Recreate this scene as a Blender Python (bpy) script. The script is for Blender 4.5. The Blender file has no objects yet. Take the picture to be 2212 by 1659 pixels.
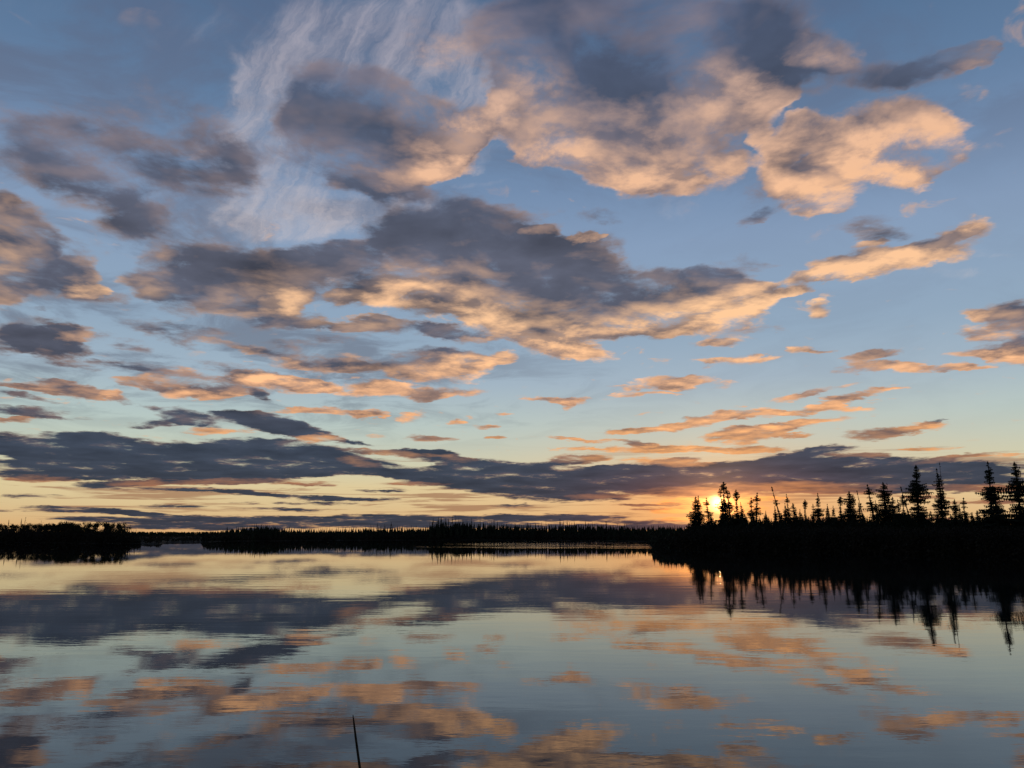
import bpy, bmesh, math, random
import numpy as np
from mathutils import Vector, Matrix

S = bpy.context.scene
COL = S.collection
RAD = math.radians
random.seed(7)

# ------------------------------------------------------------------ camera
FPX, W0, H0 = 1665.0, 2212.0, 1659.0      # focal length, width and height of the view, in the same unit
PITCH, CAMH = 11.1, 3.0
cam = bpy.data.cameras.new('camera')
camo = bpy.data.objects.new('camera', cam)
COL.objects.link(camo)
camo.location = (0, 0, CAMH)
camo.rotation_euler = (RAD(90 + PITCH), 0, 0)
cam.sensor_width = 36.0
cam.lens = 36.0 * FPX / W0
cam.clip_start, cam.clip_end = 0.1, 60000
S.camera = camo

# ------------------------------------------------------------------ sun, exposure
SUN_AZ, SUN_EL = 14.75, 2.25
S.view_settings.view_transform = 'Standard'
S.view_settings.look = 'None'
S.view_settings.exposure = 0.0
S.view_settings.gamma = 1.0
S.view_settings.use_curve_mapping = False
sl = bpy.data.lights.new('sun', 'SUN')
sl.energy = 0.02                # dusk: the sun is down in the trees and behind thin cloud
sl.angle = RAD(0.5)
sl.color = (1.0, 0.55, 0.25)
so = bpy.data.objects.new('sun', sl)
COL.objects.link(so)
so.rotation_euler = (RAD(SUN_EL - 90), 0, RAD(-SUN_AZ))
so.rotation_euler = Vector((math.sin(RAD(SUN_AZ)) * math.cos(RAD(SUN_EL)),
                            math.cos(RAD(SUN_AZ)) * math.cos(RAD(SUN_EL)),
                            math.sin(RAD(SUN_EL)))).to_track_quat('Z', 'Y').to_euler()


def lin(r, g, b):
    f = lambda v: (v / 255 / 12.92) if v / 255 <= .04045 else ((v / 255 + .055) / 1.055) ** 2.4
    return (f(r), f(g), f(b), 1.0)


def ray(px, py):
    """direction (unit) in the world seen at a picture position"""
    x = (px - W0 / 2) / FPX
    z = -(py - H0 / 2) / FPX
    p = RAD(PITCH)
    v = Vector((x, math.cos(p) - z * math.sin(p), math.sin(p) + z * math.cos(p)))
    return v.normalized()


def azel(px, py):
    v = ray(px, py)
    return math.degrees(math.atan2(v.x, v.y)), math.degrees(math.asin(v.z))


# ------------------------------------------------------------------ world: clear sky + cloud decks by direction
world = bpy.data.worlds.new('World')
S.world = world
world.use_nodes = True
world.cycles.sampling_method = 'NONE'
NT = world.node_tree
NT.nodes.clear()


class G:
    """small expression helper over a node tree"""
    def __init__(self, nt):
        self.nt = nt

    def put(self, sock, v):
        if isinstance(v, bpy.types.NodeSocket):
            self.nt.links.new(v, sock)
        elif v is not None:
            if sock.type == 'VALUE':
                sock.default_value = float(v)
            else:
                v = tuple(v) if hasattr(v, '__len__') else (v, v, v)
                sock.default_value = v[:len(sock.default_value)]

    def m(self, op, a, b=None, c=None, clamp=False):
        n = self.nt.nodes.new('ShaderNodeMath')
        n.operation = op
        n.use_clamp = clamp
        for i, v in enumerate((a, b, c)):
            if v is not None:
                self.put(n.inputs[i], v)
        return n.outputs[0]

    def v(self, op, a, b=None, c=None, scale=None):
        n = self.nt.nodes.new('ShaderNodeVectorMath')
        n.operation = op
        for i, x in enumerate((a, b, c)):
            if x is not None:
                self.put(n.inputs[i], x)
        if scale is not None:
            self.put(n.inputs['Scale'], scale)
        return n.outputs['Value'] if op in ('LENGTH', 'DOT_PRODUCT', 'DISTANCE') else n.outputs[0]

    def comb(self, x, y, z=0.0):
        n = self.nt.nodes.new('ShaderNodeCombineXYZ')
        self.put(n.inputs[0], x); self.put(n.inputs[1], y); self.put(n.inputs[2], z)
        return n.outputs[0]

    def sep(self, v):
        n = self.nt.nodes.new('ShaderNodeSeparateXYZ')
        self.put(n.inputs[0], v)
        return n.outputs

    def ss(self, x, a, b, lo=0.0, hi=1.0):
        n = self.nt.nodes.new('ShaderNodeMapRange')
        n.interpolation_type = 'SMOOTHSTEP'
        self.put(n.inputs[0], x)
        n.inputs[1].default_value = a; n.inputs[2].default_value = b
        n.inputs[3].default_value = lo; n.inputs[4].default_value = hi
        return n.outputs[0]

    def mix(self, f, a, b):
        n = self.nt.nodes.new('ShaderNodeMix')
        n.data_type = 'RGBA'
        self.put(n.inputs[0], f)
        self.put(n.inputs[6], a); self.put(n.inputs[7], b)
        return n.outputs[2]

    def noise(self, v, scale, detail=5, rough=.55, dist=0.0, lac=2.0, color=False):
        n = self.nt.nodes.new('ShaderNodeTexNoise')
        self.put(n.inputs['Vector'], v)
        n.inputs['Scale'].default_value = scale
        n.inputs['Detail'].default_value = detail
        n.inputs['Roughness'].default_value = rough
        n.inputs['Distortion'].default_value = dist
        n.inputs['Lacunarity'].default_value = lac
        return n.outputs[1] if color else n.outputs[0]

    def ramp(self, x, stops):
        n = self.nt.nodes.new('ShaderNodeValToRGB')
        cr = n.color_ramp
        while len(cr.elements) > 1:
            cr.elements.remove(cr.elements[-1])
        cr.elements[0].position = stops[0][0]
        cr.elements[0].color = stops[0][1]
        for p, c in stops[1:]:
            e = cr.elements.new(p)
            e.color = c
        self.put(n.inputs[0], x)
        return n.outputs[0]

    def grad(self, v):
        n = self.nt.nodes.new('ShaderNodeTexGradient')
        n.gradient_type = 'SPHERICAL'
        self.put(n.inputs[0], v)
        return n.outputs[1]


g = G(NT)
tc = NT.nodes.new('ShaderNodeTexCoord')
D = g.v('NORMALIZE', tc.outputs['Generated'])
dx, dy, dz = g.sep(D)[0:3]
el = g.m('MULTIPLY', g.m('ARCSINE', dz), 180 / math.pi)
az = g.m('MULTIPLY', g.m('ARCTAN2', dx, dy), 180 / math.pi)
zc = g.m('MAXIMUM', dz, 0.0)
kz = g.m('DIVIDE', 1.0, g.m('ADD', zc, 0.10))
Q = g.comb(g.m('MULTIPLY', dx, kz), g.m('MULTIPLY', dy, kz), 0.37)     # position on the cloud deck
elc = g.m('MAXIMUM', el, 0.0)

# angular distance from the sun
sd = (math.sin(RAD(SUN_AZ)) * math.cos(RAD(SUN_EL)), math.cos(RAD(SUN_AZ)) * math.cos(RAD(SUN_EL)), math.sin(RAD(SUN_EL)))
th = g.m('MULTIPLY', g.m('ARCCOSINE', g.m('MINIMUM', g.v('DOT_PRODUCT', D, sd), 1.0)), 180 / math.pi)
# the same but stretched along the horizon
ga = g.m('SUBTRACT', az, SUN_AZ)
ge = g.m('SUBTRACT', el, SUN_EL)
thf = g.m('SQRT', g.m('ADD', g.m('MULTIPLY', g.m('MULTIPLY', ga, ga), .09), g.m('MULTIPLY', ge, ge)))
glow = g.m('EXPONENT', g.m('MULTIPLY', thf, -0.46))                   # broad warm glow
near = g.m('EXPONENT', g.m('MULTIPLY', th, -0.62))                     # close aureole
disc = g.m('EXPONENT', g.m('MULTIPLY', g.m('MULTIPLY', th, th), -6.0))

# clear sky
SK = [(0.0, (214, 160, 106)), (0.6, (220, 176, 122)), (2.0, (220, 194, 146)), (3.4, (222, 204, 158)), (5.0, (206, 207, 178)),
      (6.6, (193, 204, 190)), (8.0, (184, 201, 197)), (11.0, (163, 183, 198)), (14.5, (147, 170, 192)),
      (21.0, (136, 159, 189)), (25.0, (118, 143, 176)), (30.0, (98, 126, 160)), (37.0, (80, 108, 142)), (60.0, (52, 76, 110)), (90, (40, 60, 95))]
elr = g.m('DIVIDE', elc, 90.0)
elr = g.m('POWER', elr, 0.5)
skyc = g.ramp(elr, [((e / 90) ** .5, lin(*c)) for e, c in SK])
nish = NT.nodes.new('ShaderNodeTexSky')
nish.sky_type = 'NISHITA'
nish.sun_disc = False
nish.sun_elevation = RAD(SUN_EL)
nish.sun_rotation = RAD(SUN_AZ)
nish.dust_density = 0.6
nish.ozone_density = 3.0
nsk = g.v('SCALE', nish.outputs[0], scale=0.003)
# away from the sun the sky is dimmer
back = g.ss(g.v('DOT_PRODUCT', D, (math.sin(RAD(SUN_AZ)), math.cos(RAD(SUN_AZ)), 0)), -1.0, 0.75, 0.45, 0.97)
sky = g.v('ADD', g.v('SCALE', skyc, scale=back), nsk)
sky = g.mix(g.m('MINIMUM', g.m('MULTIPLY', glow, 1.15), .96), sky, (1.0, .37, .095, 1))

# ---- cloud masses: where each bank, streak and wisp hangs (picture x, y, half width, half height, tilt, kind)
CL = """
-- upper left
130 300 190 75 14 t
230 380 120 62 5 d3
100 330 120 60 15 d3
440 370 85 48 0 d3
240 400 70 30 5 d3
300 330 200 70 10 t
430 250 130 45 25 t
560 330 60 60 0 t
0 430 30 22 0 m
30 500 80 60 30 d
70 560 110 58 22 d
0 560 80 80 0 m
165 590 42 22 0 m
172 625 42 10 -4 l
230 520 55 40 0 t
280 480 60 30 10 t
-40 610 80 40 0 d
-- long second row
330 590 55 42 10 m
400 620 85 45 8 d
520 600 120 55 5 d
540 650 85 32 0 m
612 650 38 18 -8 l
470 555 120 22 0 t
720 590 105 52 0 d
745 640 40 11 -5 l
640 685 45 12 -6 t
700 555 100 28 -6 d
-- great centre bank
900 520 130 50 -10 d
1010 480 120 35 6 t
1060 530 130 60 12 d
1180 590 130 55 15 d
870 620 80 34 -2 l
960 600 90 40 5 m
1010 655 90 30 10 m
1060 690 90 22 20 l
1130 640 110 50 12 d
1160 700 80 35 0 m
1200 745 75 24 6 l
1255 765 65 15 8 l
1130 520 60 22 0 t
1178 508 40 11 -10 l
1262 521 28 8 -12 l
1270 640 110 55 0 d
1330 685 120 30 -4 m
1290 715 110 18 -8 l
1390 625 90 40 -10 d
1420 690 100 28 -10 m
1480 610 90 32 -4 d
1540 600 60 26 0 d
1520 645 120 38 -4 m
1500 690 90 22 -10 l
1560 660 70 26 0 l
1648 635 38 34 20 l
1600 620 50 26 0 m
1572 712 46 20 -6 l
1545 740 40 8 0 l
1663 708 38 9 -6 l2
1600 690 60 14 -4 l2
930 665 60 18 0 t
-- upper middle dark mass with lit right flank
700 230 75 70 0 d
770 250 90 85 0 d
830 205 60 42 20 d
690 300 70 60 0 d
790 330 110 70 10 d
860 340 60 80 0 d
870 260 70 60 0 d
900 400 40 30 0 d2
790 375 80 32 4 m
870 380 60 28 -10 m
930 285 80 58 -10 m
960 320 60 44 -20 l
1010 280 60 34 -40 l
1062 245 34 38 0 l
930 370 40 24 -10 l
1000 310 40 22 -30 l
-- top right field of cloud
1150 60 120 80 -20 t
1330 90 220 85 0 d2
1500 70 220 65 0 d2
1250 180 160 70 0 d2
1400 170 170 60 0 d
1560 130 130 55 0 t
1120 210 60 60 0 m
1180 260 110 60 10 m
1160 320 60 32 10 m
1190 345 70 26 12 l
1240 330 50 30 0 l
1138 360 30 14 40 l2
1300 300 120 62 0 m
1430 270 90 55 0 m
1470 310 70 50 0 m
1350 360 110 44 10 m
1340 385 70 32 10 l
1370 415 46 24 0 l
1420 385 70 28 0 l
1530 375 75 30 -4 l
1590 350 42 22 0 m
1540 320 60 36 0 d2
1550 200 90 40 -10 m
1620 225 90 42 -8 m
1660 205 60 36 0 m
1600 250 70 24 0 m
1640 290 22 16 0 l
1500 225 60 30 0 m
1700 150 110 40 -10 t
1745 125 50 30 0 m
1800 118 62 34 -6 m
1810 140 40 24 0 m
1830 180 120 32 -6 t
1950 160 110 32 -14 d2
2040 130 80 28 -14 d2
2075 125 45 24 0 m
2100 135 30 16 0 m
-- large lit clouds at right
1720 300 60 34 -6 l2
1770 290 55 30 0 m
1690 340 42 32 -30 l2
1740 350 40 30 0 t
1710 390 44 28 0 l2
1760 420 66 34 0 l
1830 400 60 28 -10 l
1820 435 50 14 0 l
1860 320 60 44 30 l
1910 320 66 46 0 l
1940 270 85 40 -4 m
2000 290 75 44 0 m
1960 350 75 32 0 m
1900 360 55 28 10 l
2040 330 60 26 -14 l
2050 275 50 26 0 l2
1960 395 50 18 -6 l
2010 370 75 16 -24 l2
2130 325 50 11 -18 c2
2080 205 34 18 10 c2
2125 212 16 12 0 c2
1650 462 55 9 -18 t
1790 450 50 8 0 l2
-- slanting lit streak at right
1735 603 55 15 -8 l
1790 560 50 16 10 l2
1800 590 60 16 -6 l
1850 590 80 17 -8 l
1860 560 80 20 -6 m
1930 565 80 22 -12 l
2010 545 72 19 -8 l
1880 525 32 7 -10 l
1980 530 80 12 -22 m
2060 508 46 11 -24 l
2116 494 34 24 -10 l
1712 632 30 8 -10 l
1770 668 22 13 0 l
1790 640 24 7 -10 c2
1900 500 60 14 0 t
-- right edge
2170 680 50 24 0 m
2205 700 45 42 0 d
2120 715 50 14 0 l
2110 678 24 9 0 l
2155 735 60 24 0 m
2120 768 70 11 0 l
2195 772 60 15 0 l
-- small streaks right of centre
1590 780 65 8 -5 l
1530 782 40 4 0 l2
1722 758 28 8 0 l2
1775 758 30 5 -4 l2
1885 770 50 8 -10 m
1865 796 44 10 -4 m
1955 796 40 8 6 l
2020 803 80 6 -3 l
2110 799 36 4 -8 l2
1425 830 60 11 2 l
1490 825 50 8 -10 l
1550 828 34 7 0 l2
1395 850 60 4 4 l2
1350 838 34 4 0 l2
1345 854 30 4 0 l2
1210 862 42 6 4 l
1245 861 26 4 -6 l2
1225 872 12 9 20 l2
1145 860 22 3 0 l2
1185 775 12 2 0 c2
1395 795 14 3 0 c2
1720 858 50 6 -10 l
1780 842 60 6 -8 l
1815 862 38 5 0 l2
1860 850 54 5 -10 l2
1920 840 38 4 0 l2
1760 882 60 7 -8 l
1830 884 40 5 0 l2
1840 900 50 5 -6 l2
1390 930 60 6 -4 l
1480 918 70 7 -8 l
1560 900 60 8 -4 l
1620 895 60 8 0 l
1680 890 46 5 8 l
1640 925 60 5 -2 l2
1570 938 44 10 -8 l
1640 938 62 11 -12 l
1710 922 60 7 -6 l
1760 912 46 5 0 l2
1708 940 38 4 0 l
1990 925 50 8 -6 l
1910 936 66 9 -6 m
2020 912 24 3 -12 t
1300 954 42 4 0 l
1235 949 40 3 4 l
1385 960 40 5 6 m
1400 970 90 5 0 l
1510 970 90 5 4 l
1630 968 50 6 0 l2
1245 972 44 3 0 l2
-- left and middle, warm undersides
990 770 40 20 0 d
900 775 85 20 -4 d
970 795 70 24 4 l
1030 775 66 16 -6 l
1075 775 30 14 -8 l
880 800 60 16 6 m
720 785 65 17 0 m
760 795 38 11 6 d
640 790 40 7 8 l2
520 790 90 12 4 d2
600 820 75 15 8 l
660 828 60 11 12 l
560 812 66 12 4 l
700 835 34 9 8 l
470 822 80 13 10 m
400 838 70 13 12 m
300 830 46 8 8 m
430 850 70 8 -2 l
560 850 20 8 30 d2
840 840 70 13 2 l
930 850 50 11 -2 l
780 852 40 7 0 l2
1035 848 40 6 -4 l2
1060 835 40 4 4 c2
870 710 130 14 2 d
990 722 70 15 5 d
760 735 70 10 0 t
1040 730 34 6 0 l2
500 742 50 9 4 m
550 755 34 9 6 m
270 745 60 13 12 t
310 768 50 12 14 t
380 740 50 8 12 t
620 700 80 8 0 t
650 740 60 10 0 t
820 692 40 8 0 t
600 770 60 8 10 t
30 730 60 24 0 d
90 722 66 30 6 d
150 722 40 13 8 m
110 750 60 18 8 d
90 660 30 6 0 t
60 835 60 6 4 m
130 835 70 8 4 m
200 848 62 9 6 m
240 850 24 7 0 l
80 858 60 5 10 t
290 870 50 6 14 t
60 885 80 8 3 d2
130 900 60 5 3 d2
20 905 40 7 0 m
-- dark pair over the big bank
390 895 50 14 10 d
440 910 44 10 0 d
340 912 50 8 -4 d2
560 905 70 14 8 d
620 925 90 13 10 d
690 940 56 9 12 d
700 946 40 8 0 l
650 890 46 5 2 l
740 892 60 6 4 l
800 895 34 7 0 l
890 900 28 8 -10 l2
932 948 42 6 0 m
985 915 22 3 0 l
1052 920 24 4 0 l
1070 946 18 4 0 l2
1085 893 20 2 0 l2
820 942 18 5 0 l2
760 953 38 4 8 t
520 895 60 6 2 t
470 930 60 6 0 l2
-- the big dark bank
60 965 110 20 6 d
200 950 90 14 2 d
240 965 100 18 8 d
150 985 150 22 3 d
330 985 140 22 3 d
480 975 110 18 2 d
620 970 120 16 4 d
560 1000 170 26 2 d
700 1000 110 14 2 d
770 998 40 9 8 m
380 1015 150 22 2 d
520 1028 120 12 0 d
230 1020 130 12 0 d
640 1020 110 9 0 d
60 1005 100 9 0 d
60 1025 80 8 2 d
90 1035 60 6 0 m
820 1018 60 10 0 d
860 1025 50 7 4 d
870 980 90 6 4 m
940 985 55 11 8 d
990 993 30 6 6 m
900 975 50 6 0 d
1000 1008 60 4 0 t
-- long bank across the right
1000 1020 100 14 -2 d
1080 1012 90 14 2 d
940 1030 80 9 0 d
1040 1042 130 14 2 d
1180 1040 140 15 0 d
1130 1062 110 13 4 d
1230 1068 100 9 4 d
1290 1020 120 13 -2 d
1190 1000 60 8 -8 d
1240 990 50 8 2 m
1290 990 30 6 0 l2
1400 1025 120 16 2 d
1340 1050 140 13 0 d
1440 1045 130 13 2 d
1290 1072 60 5 0 m
1550 1015 120 12 2 d
1540 1035 130 16 0 d
1480 1002 50 6 0 l2
1420 995 60 6 0 l2
1460 995 40 6 -4 d
1660 1005 120 12 -4 d
1700 985 90 8 -10 d
1770 975 55 9 -10 d
1850 985 50 6 0 m
1690 1028 140 18 0 d
1820 1010 130 14 2 d
1850 1035 140 15 0 d
1620 1055 140 12 0 m
1780 1055 130 11 0 m
1480 1062 90 8 0 m
1980 1005 130 12 2 d
2000 1030 140 12 2 d
1960 1055 110 9 0 d
2120 1010 120 11 -3 d
2160 1032 110 12 0 d
2130 1055 90 6 0 m
2060 990 80 5 -8 m
2180 985 60 5 -4 l2
2010 970 60 3 0 l2
2120 1085 60 4 0 m
2000 1075 60 4 0 m
-- thin slips near the horizon
220 1048 70 7 -2 d
290 1045 50 5 0 m
380 1058 90 3 2 d
520 1062 60 3 3 d2
600 1070 140 4 2 d
740 1078 110 4 1 d
690 1088 70 3 0 t
660 1045 60 4 0 m
560 1085 50 3 0 t
820 1060 50 3 0 t
60 1072 60 3 0 t
60 1102 60 3 0 t
200 1103 110 5 2 d
330 1113 110 4 4 d
240 1122 110 5 0 d
400 1130 120 8 -1 d
560 1120 150 6 0 d
700 1128 160 9 0 d
480 1140 150 5 0 d
860 1118 130 6 0 d
900 1132 140 8 0 d
640 1102 40 3 2 d2
600 1099 90 3 0 t
370 1094 60 2 0 t
1080 1120 70 7 0 d
1180 1118 90 7 0 d
1280 1118 60 5 0 d
1370 1128 90 4 0 d2
1100 1135 160 6 0 d
1450 1135 80 4 0 d
1300 1140 140 5 0 d
1700 1140 300 5 0 d
2000 1120 80 3 0 m
1120 1092 50 3 0 t
-- bright slips by the sun
1470 1081 50 5 -2 s
1545 1082 60 6 0 s
1490 1098 60 5 -4 s
1455 1105 44 3 0 s
1480 1122 60 3 0 s
1640 1078 50 3 -2 s
1600 1102 60 6 0 s
1590 1090 30 5 0 s
1570 1085 40 8 0 s
1430 1100 50 2 0 m
1395 1090 60 3 0 m
-- pale high veil
560 240 40 80 25 c
620 170 60 110 35 c
680 90 50 100 35 c
770 130 110 60 -30 c
830 60 90 60 -40 c
940 80 90 90 0 c
960 150 60 80 20 p
980 60 70 50 -20 p
580 330 70 70 0 c
620 420 90 60 0 c
590 470 80 40 0 c
700 460 120 34 -8 c
860 445 90 22 -10 c
800 470 120 22 -4 c
1050 330 60 14 -30 c
1020 395 50 5 -10 c
1000 360 30 4 0 c
1040 200 60 30 -30 c
1460 450 30 20 -40 c
2080 585 100 10 8 c
2180 545 60 5 4 c
520 150 14 34 -20 c
400 60 80 60 -50 c3
600 20 120 30 -20 c3
30 10 200 20 0 c3
-- grey veils
1120 100 90 70 0 d3
1250 110 150 80 0 d3
1480 150 160 60 0 d3
1570 170 90 40 0 m
1130 170 70 40 0 m
1200 40 160 90 0 t
1400 60 220 70 0 t
1650 90 160 70 0 t
350 470 120 50 10 t
250 640 90 14 0 t
420 720 90 14 6 t
560 700 110 16 0 t
330 700 70 14 0 t
200 790 90 8 6 t
330 800 80 10 8 t
650 760 60 10 0 t
760 700 90 12 0 m
1280 560 50 40 0 t
1620 560 70 20 0 t
1250 470 70 20 0 t
1850 480 90 14 -12 t
1640 430 50 30 -40 t
980 430 60 16 0 t
380 1000 120 10 0 d
450 1040 120 6 0 m
900 1045 60 4 0 m
-- clear gaps
1690 660 24 16 0 n
1695 590 22 14 0 n
1010 395 90 14 -6 n
1200 205 0 0 0 n
1690 255 46 16 -14 n
1800 372 40 26 0 t
1830 350 40 24 0 m
1240 210 14 18 0 n
1410 1082 60 3 0 n
1300 1005 50 3 0 n
1180 700 20 10 0 n
"""
KIND = {'d': (1.0, 0.0, 0), 'd3': (.52, .0, 0), 'd2': (.72, .02, 0), 't': (.56, .0, 0), 'm': (.95, .40, 0), 'l': (1.0, 1.0, 0), 'l2': (.72, .72, 0),
        'c': (0, 0, .62), 'c2': (.45, .40, .3), 'c3': (0, 0, .3), 'p': (.28, .26, .5), 'n': (-.45, 0, 0), 's': (1.0, 2.0, 0)}

# wobble of the cloud outlines, larger overhead than by the horizon
wn = g.noise(Q, 1.9, 6, .60, color=True)
wn2 = g.noise(Q, 7.0, 4, .60, color=True)
wamp = g.m('MINIMUM', g.m('MULTIPLY_ADD', elc, 0.15, 0.30), 4.2)
wv = g.v('SUBTRACT', wn, (.5, .5, .5))
wv = g.v('MULTIPLY_ADD', g.v('SUBTRACT', wn2, (.5, .5, .5)), (.75, .75, 0), wv)
wv = g.v('MULTIPLY', wv, (1.15, .70, 0.0))
A0 = g.comb(az, el, 0.0)
A = g.v('ADD', A0, g.v('SCALE', wv, scale=wamp))
ANG = [-60, -45, -34, -26, -20, -15, -11, -8, -5, -2.5, 0, 2.5, 5, 8, 11, 15, 20, 26, 34, 45, 60, 90]
GROW = 1.55
items = []
for ln in CL.strip().splitlines():
    if ln.startswith('--'):
        continue
    t = ln.split()
    x, y, rx, ry, rot = map(float, t[:5])
    if rx <= 0:
        continue
    if t[5] in ('c', 'c3', 'p'):
        rx *= 1.4; ry *= 1.4
    r = RAD(rot)
    a0, e0 = azel(x, y)
    e1 = azel(x + rx * math.cos(r), y + rx * math.sin(r))
    e2 = azel(x - ry * math.sin(r), y + ry * math.cos(r))
    Mx = np.array([[e1[0] - a0, e2[0] - a0], [e1[1] - e0, e2[1] - e0]])
    U, s_, _ = np.linalg.svd(Mx)
    ang = math.degrees(math.atan2(U[1, 0], U[0, 0]))
    if ang > 90: ang -= 180
    if ang <= -90: ang += 180
    ang = min(ANG, key=lambda k: abs(k - ang))
    s1, s2 = s_[0] * GROW, max(s_[1] * GROW, 0.16)
    c, s = math.cos(RAD(ang)), math.sin(RAD(ang))
    u0, v0 = a0 * c + e0 * s, -a0 * s + e0 * c
    items.append((ang, u0, v0, s1, s2, KIND[t[5]]))


def mass_group(name, its, idx=0):
    """one node group that sums a few dozen cloud masses"""
    nt = bpy.data.node_groups.new(name, 'ShaderNodeTree')
    nt.interface.new_socket('A', in_out='INPUT', socket_type='NodeSocketVector')
    nt.interface.new_socket('Sum', in_out='OUTPUT', socket_type='NodeSocketVector')
    gi = nt.nodes.new('NodeGroupInput')
    h = G(nt)
    x, y = h.sep(gi.outputs[0])[0:2]
    last, fr, acc = None, None, None
    j = 1 + idx * 2e-5                    # keeps the patches' sums separate for the shader compiler
    for ang, u0, v0, s1, s2, k in its:
        if ang != last:
            c, s = math.cos(RAD(ang)) * j, (math.sin(RAD(ang)) + 1e-7) * j
            u = h.m('MULTIPLY_ADD', x, c, h.m('MULTIPLY', y, s))
            v = h.m('MULTIPLY_ADD', x, -s, h.m('MULTIPLY', y, c))
            fr = h.comb(u, v, 0.0)
            last = ang
        q = h.v('MULTIPLY_ADD', fr, (1 / s1, 1 / s2, 0), (-u0 / s1, -v0 / s2, 0))
        w = h.m('MAXIMUM', h.m('SUBTRACT', 1.0, h.v('DOT_PRODUCT', q, q)), 0.0)
        t = h.v('SCALE', tuple(1.5 * c for c in k), scale=w)
        acc = h.v('ADD', t, acc) if acc is not None else t
    go = nt.nodes.new('NodeGroupOutput')
    nt.links.new(acc, go.inputs[0])
    return nt



# relief of the cloud deck
n1 = g.noise(Q, 4.4, 10, .63, dist=.2)
n3 = g.noise(Q, 2.6, 4, .50, dist=.3)
sq = (math.sin(RAD(SUN_AZ)) * 7.2, math.cos(RAD(SUN_AZ)) * 7.2, .37)
tosun = g.v('NORMALIZE', g.v('SUBTRACT', sq, Q))
Q2 = g.v('MULTIPLY_ADD', tosun, (.07, .07, 0), Q)
n2 = g.noise(Q2, 4.4, 4, .52, dist=.2)
relief = g.m('MULTIPLY', g.m('SUBTRACT', n1, n2), g.ss(el, 3, 15, .30, 1.0))
n3 = g.m('MULTIPLY_ADD', g.m('SUBTRACT', n3, .5), g.ss(el, 3, 12, .45, 1.0), .5)
# beyond the view the same kind of broken cloud goes on
outw = g.m('MAXIMUM', g.ss(g.m('ABSOLUTE', az), 37, 48), g.ss(el, 41, 52))
bgc = g.m('MULTIPLY', g.ss(g.noise(Q, 1.5, 3, .5), .48, .62), outw)
DK = [(0, (60, 58, 68)), (3, (60, 65, 76)), (6, (62, 71, 86)), (12, (84, 88, 103)), (20, (88, 92, 108)), (30, (82, 92, 114)), (45, (66, 82, 112)), (90, (50, 66, 96))]
LT = [(0, (240, 150, 80)), (3, (253, 162, 90)), (6, (255, 180, 112)), (10, (252, 190, 142)), (16, (242, 194, 152)), (24, (232, 184, 150)), (34, (200, 168, 154)), (50, (150, 135, 140)), (90, (110, 105, 118))]
dk = g.ramp(elr, [((e / 90) ** .5, lin(*c)) for e, c in DK])
lt = g.ramp(elr, [((e / 90) ** .5, lin(*c)) for e, c in LT])
lt = g.v('SCALE', g.v('SCALE', lt, scale=g.m('MULTIPLY_ADD', near, 2.2, 1.0)), scale=back)
dk = g.v('ADD', dk, g.v('SCALE', lin(255, 120, 50)[:3], scale=g.m('MULTIPLY', g.m('MULTIPLY', glow, glow), .34)))
dk = g.v('SCALE', dk, scale=back)
# high veil, combed along the wind
ax_, ay_ = g.sep(A0)[0:2]
A60 = g.comb(g.m('MULTIPLY_ADD', ax_, .5, g.m('MULTIPLY', ay_, .866)), g.m('MULTIPLY_ADD', ax_, -.866, g.m('MULTIPLY', ay_, .5)))
cn = g.noise(g.v('MULTIPLY', g.v('MULTIPLY_ADD', wv, (8.0, 5.0, 0), A60), (.075, .27, 1)), 1.3, 9, .66, dist=.55)
ccir = g.v('SCALE', g.ramp(elr, [((e / 90) ** .5, lin(*c)) for e, c in [(0, (240, 200, 160)), (12, (222, 208, 204)), (22, (212, 200, 200)), (36, (182, 176, 188)), (60, (120, 125, 150))]]), scale=back)
sunv = g.v('SCALE', (1.0, .58, .20), scale=g.m('MULTIPLY_ADD', disc, 8.0, g.m('MULTIPLY', near, .6)))
sunc = g.v('SCALE', (1.0, .52, .16), scale=g.m('MULTIPLY_ADD', disc, 5.0, g.m('MULTIPLY', near, .34)))
below = g.m('MULTIPLY_ADD', g.ss(el, -2.0, -.2), .95, .05)


vn = g.noise(g.v('MULTIPLY_ADD', wv, (.06, .06, 0), Q), 2.1, 7, .62, dist=.6)
vw = g.m('MAXIMUM', g.ss(az, -12, 12, 1.0, .12), g.m('MULTIPLY', g.ss(el, 19, 30), .75))
veil = g.m('MULTIPLY', g.m('MULTIPLY', g.ss(vn, .44, .62), .62), g.m('MULTIPLY', vw, g.ss(el, 5, 12)))
sky = g.mix(veil, sky, g.v('SCALE', dk, scale=1.45))
# long thin slips low over the horizon
sln = g.noise(g.comb(g.m('MULTIPLY', az, .055), g.m('MULTIPLY', el, 1.15), 2.2), 2.0, 6, .60, dist=.4)
slp = g.m('MULTIPLY', g.ss(sln, .53, .64), g.m('MULTIPLY', g.m('MULTIPLY', g.ss(el, .1, .6), g.ss(el, 4.2, 7.0, .72, 0)), g.m('MULTIPLY_ADD', g.ss(th, 2, 7), .8, .2)))
sky = g.mix(slp, sky, g.mix(.30, dk, lt))
# tiny lit scraps between the larger clouds
wn3 = g.noise(Q, 8.5, 5, .55, dist=.5)
scr = g.m('MULTIPLY', g.m('MULTIPLY', g.ss(wn3, .60, .72), g.ss(n3, .46, .60)), g.m('MULTIPLY', g.ss(el, 4, 8), .55))
sky = g.mix(scr, sky, g.v('SCALE', lt, scale=.85))

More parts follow.
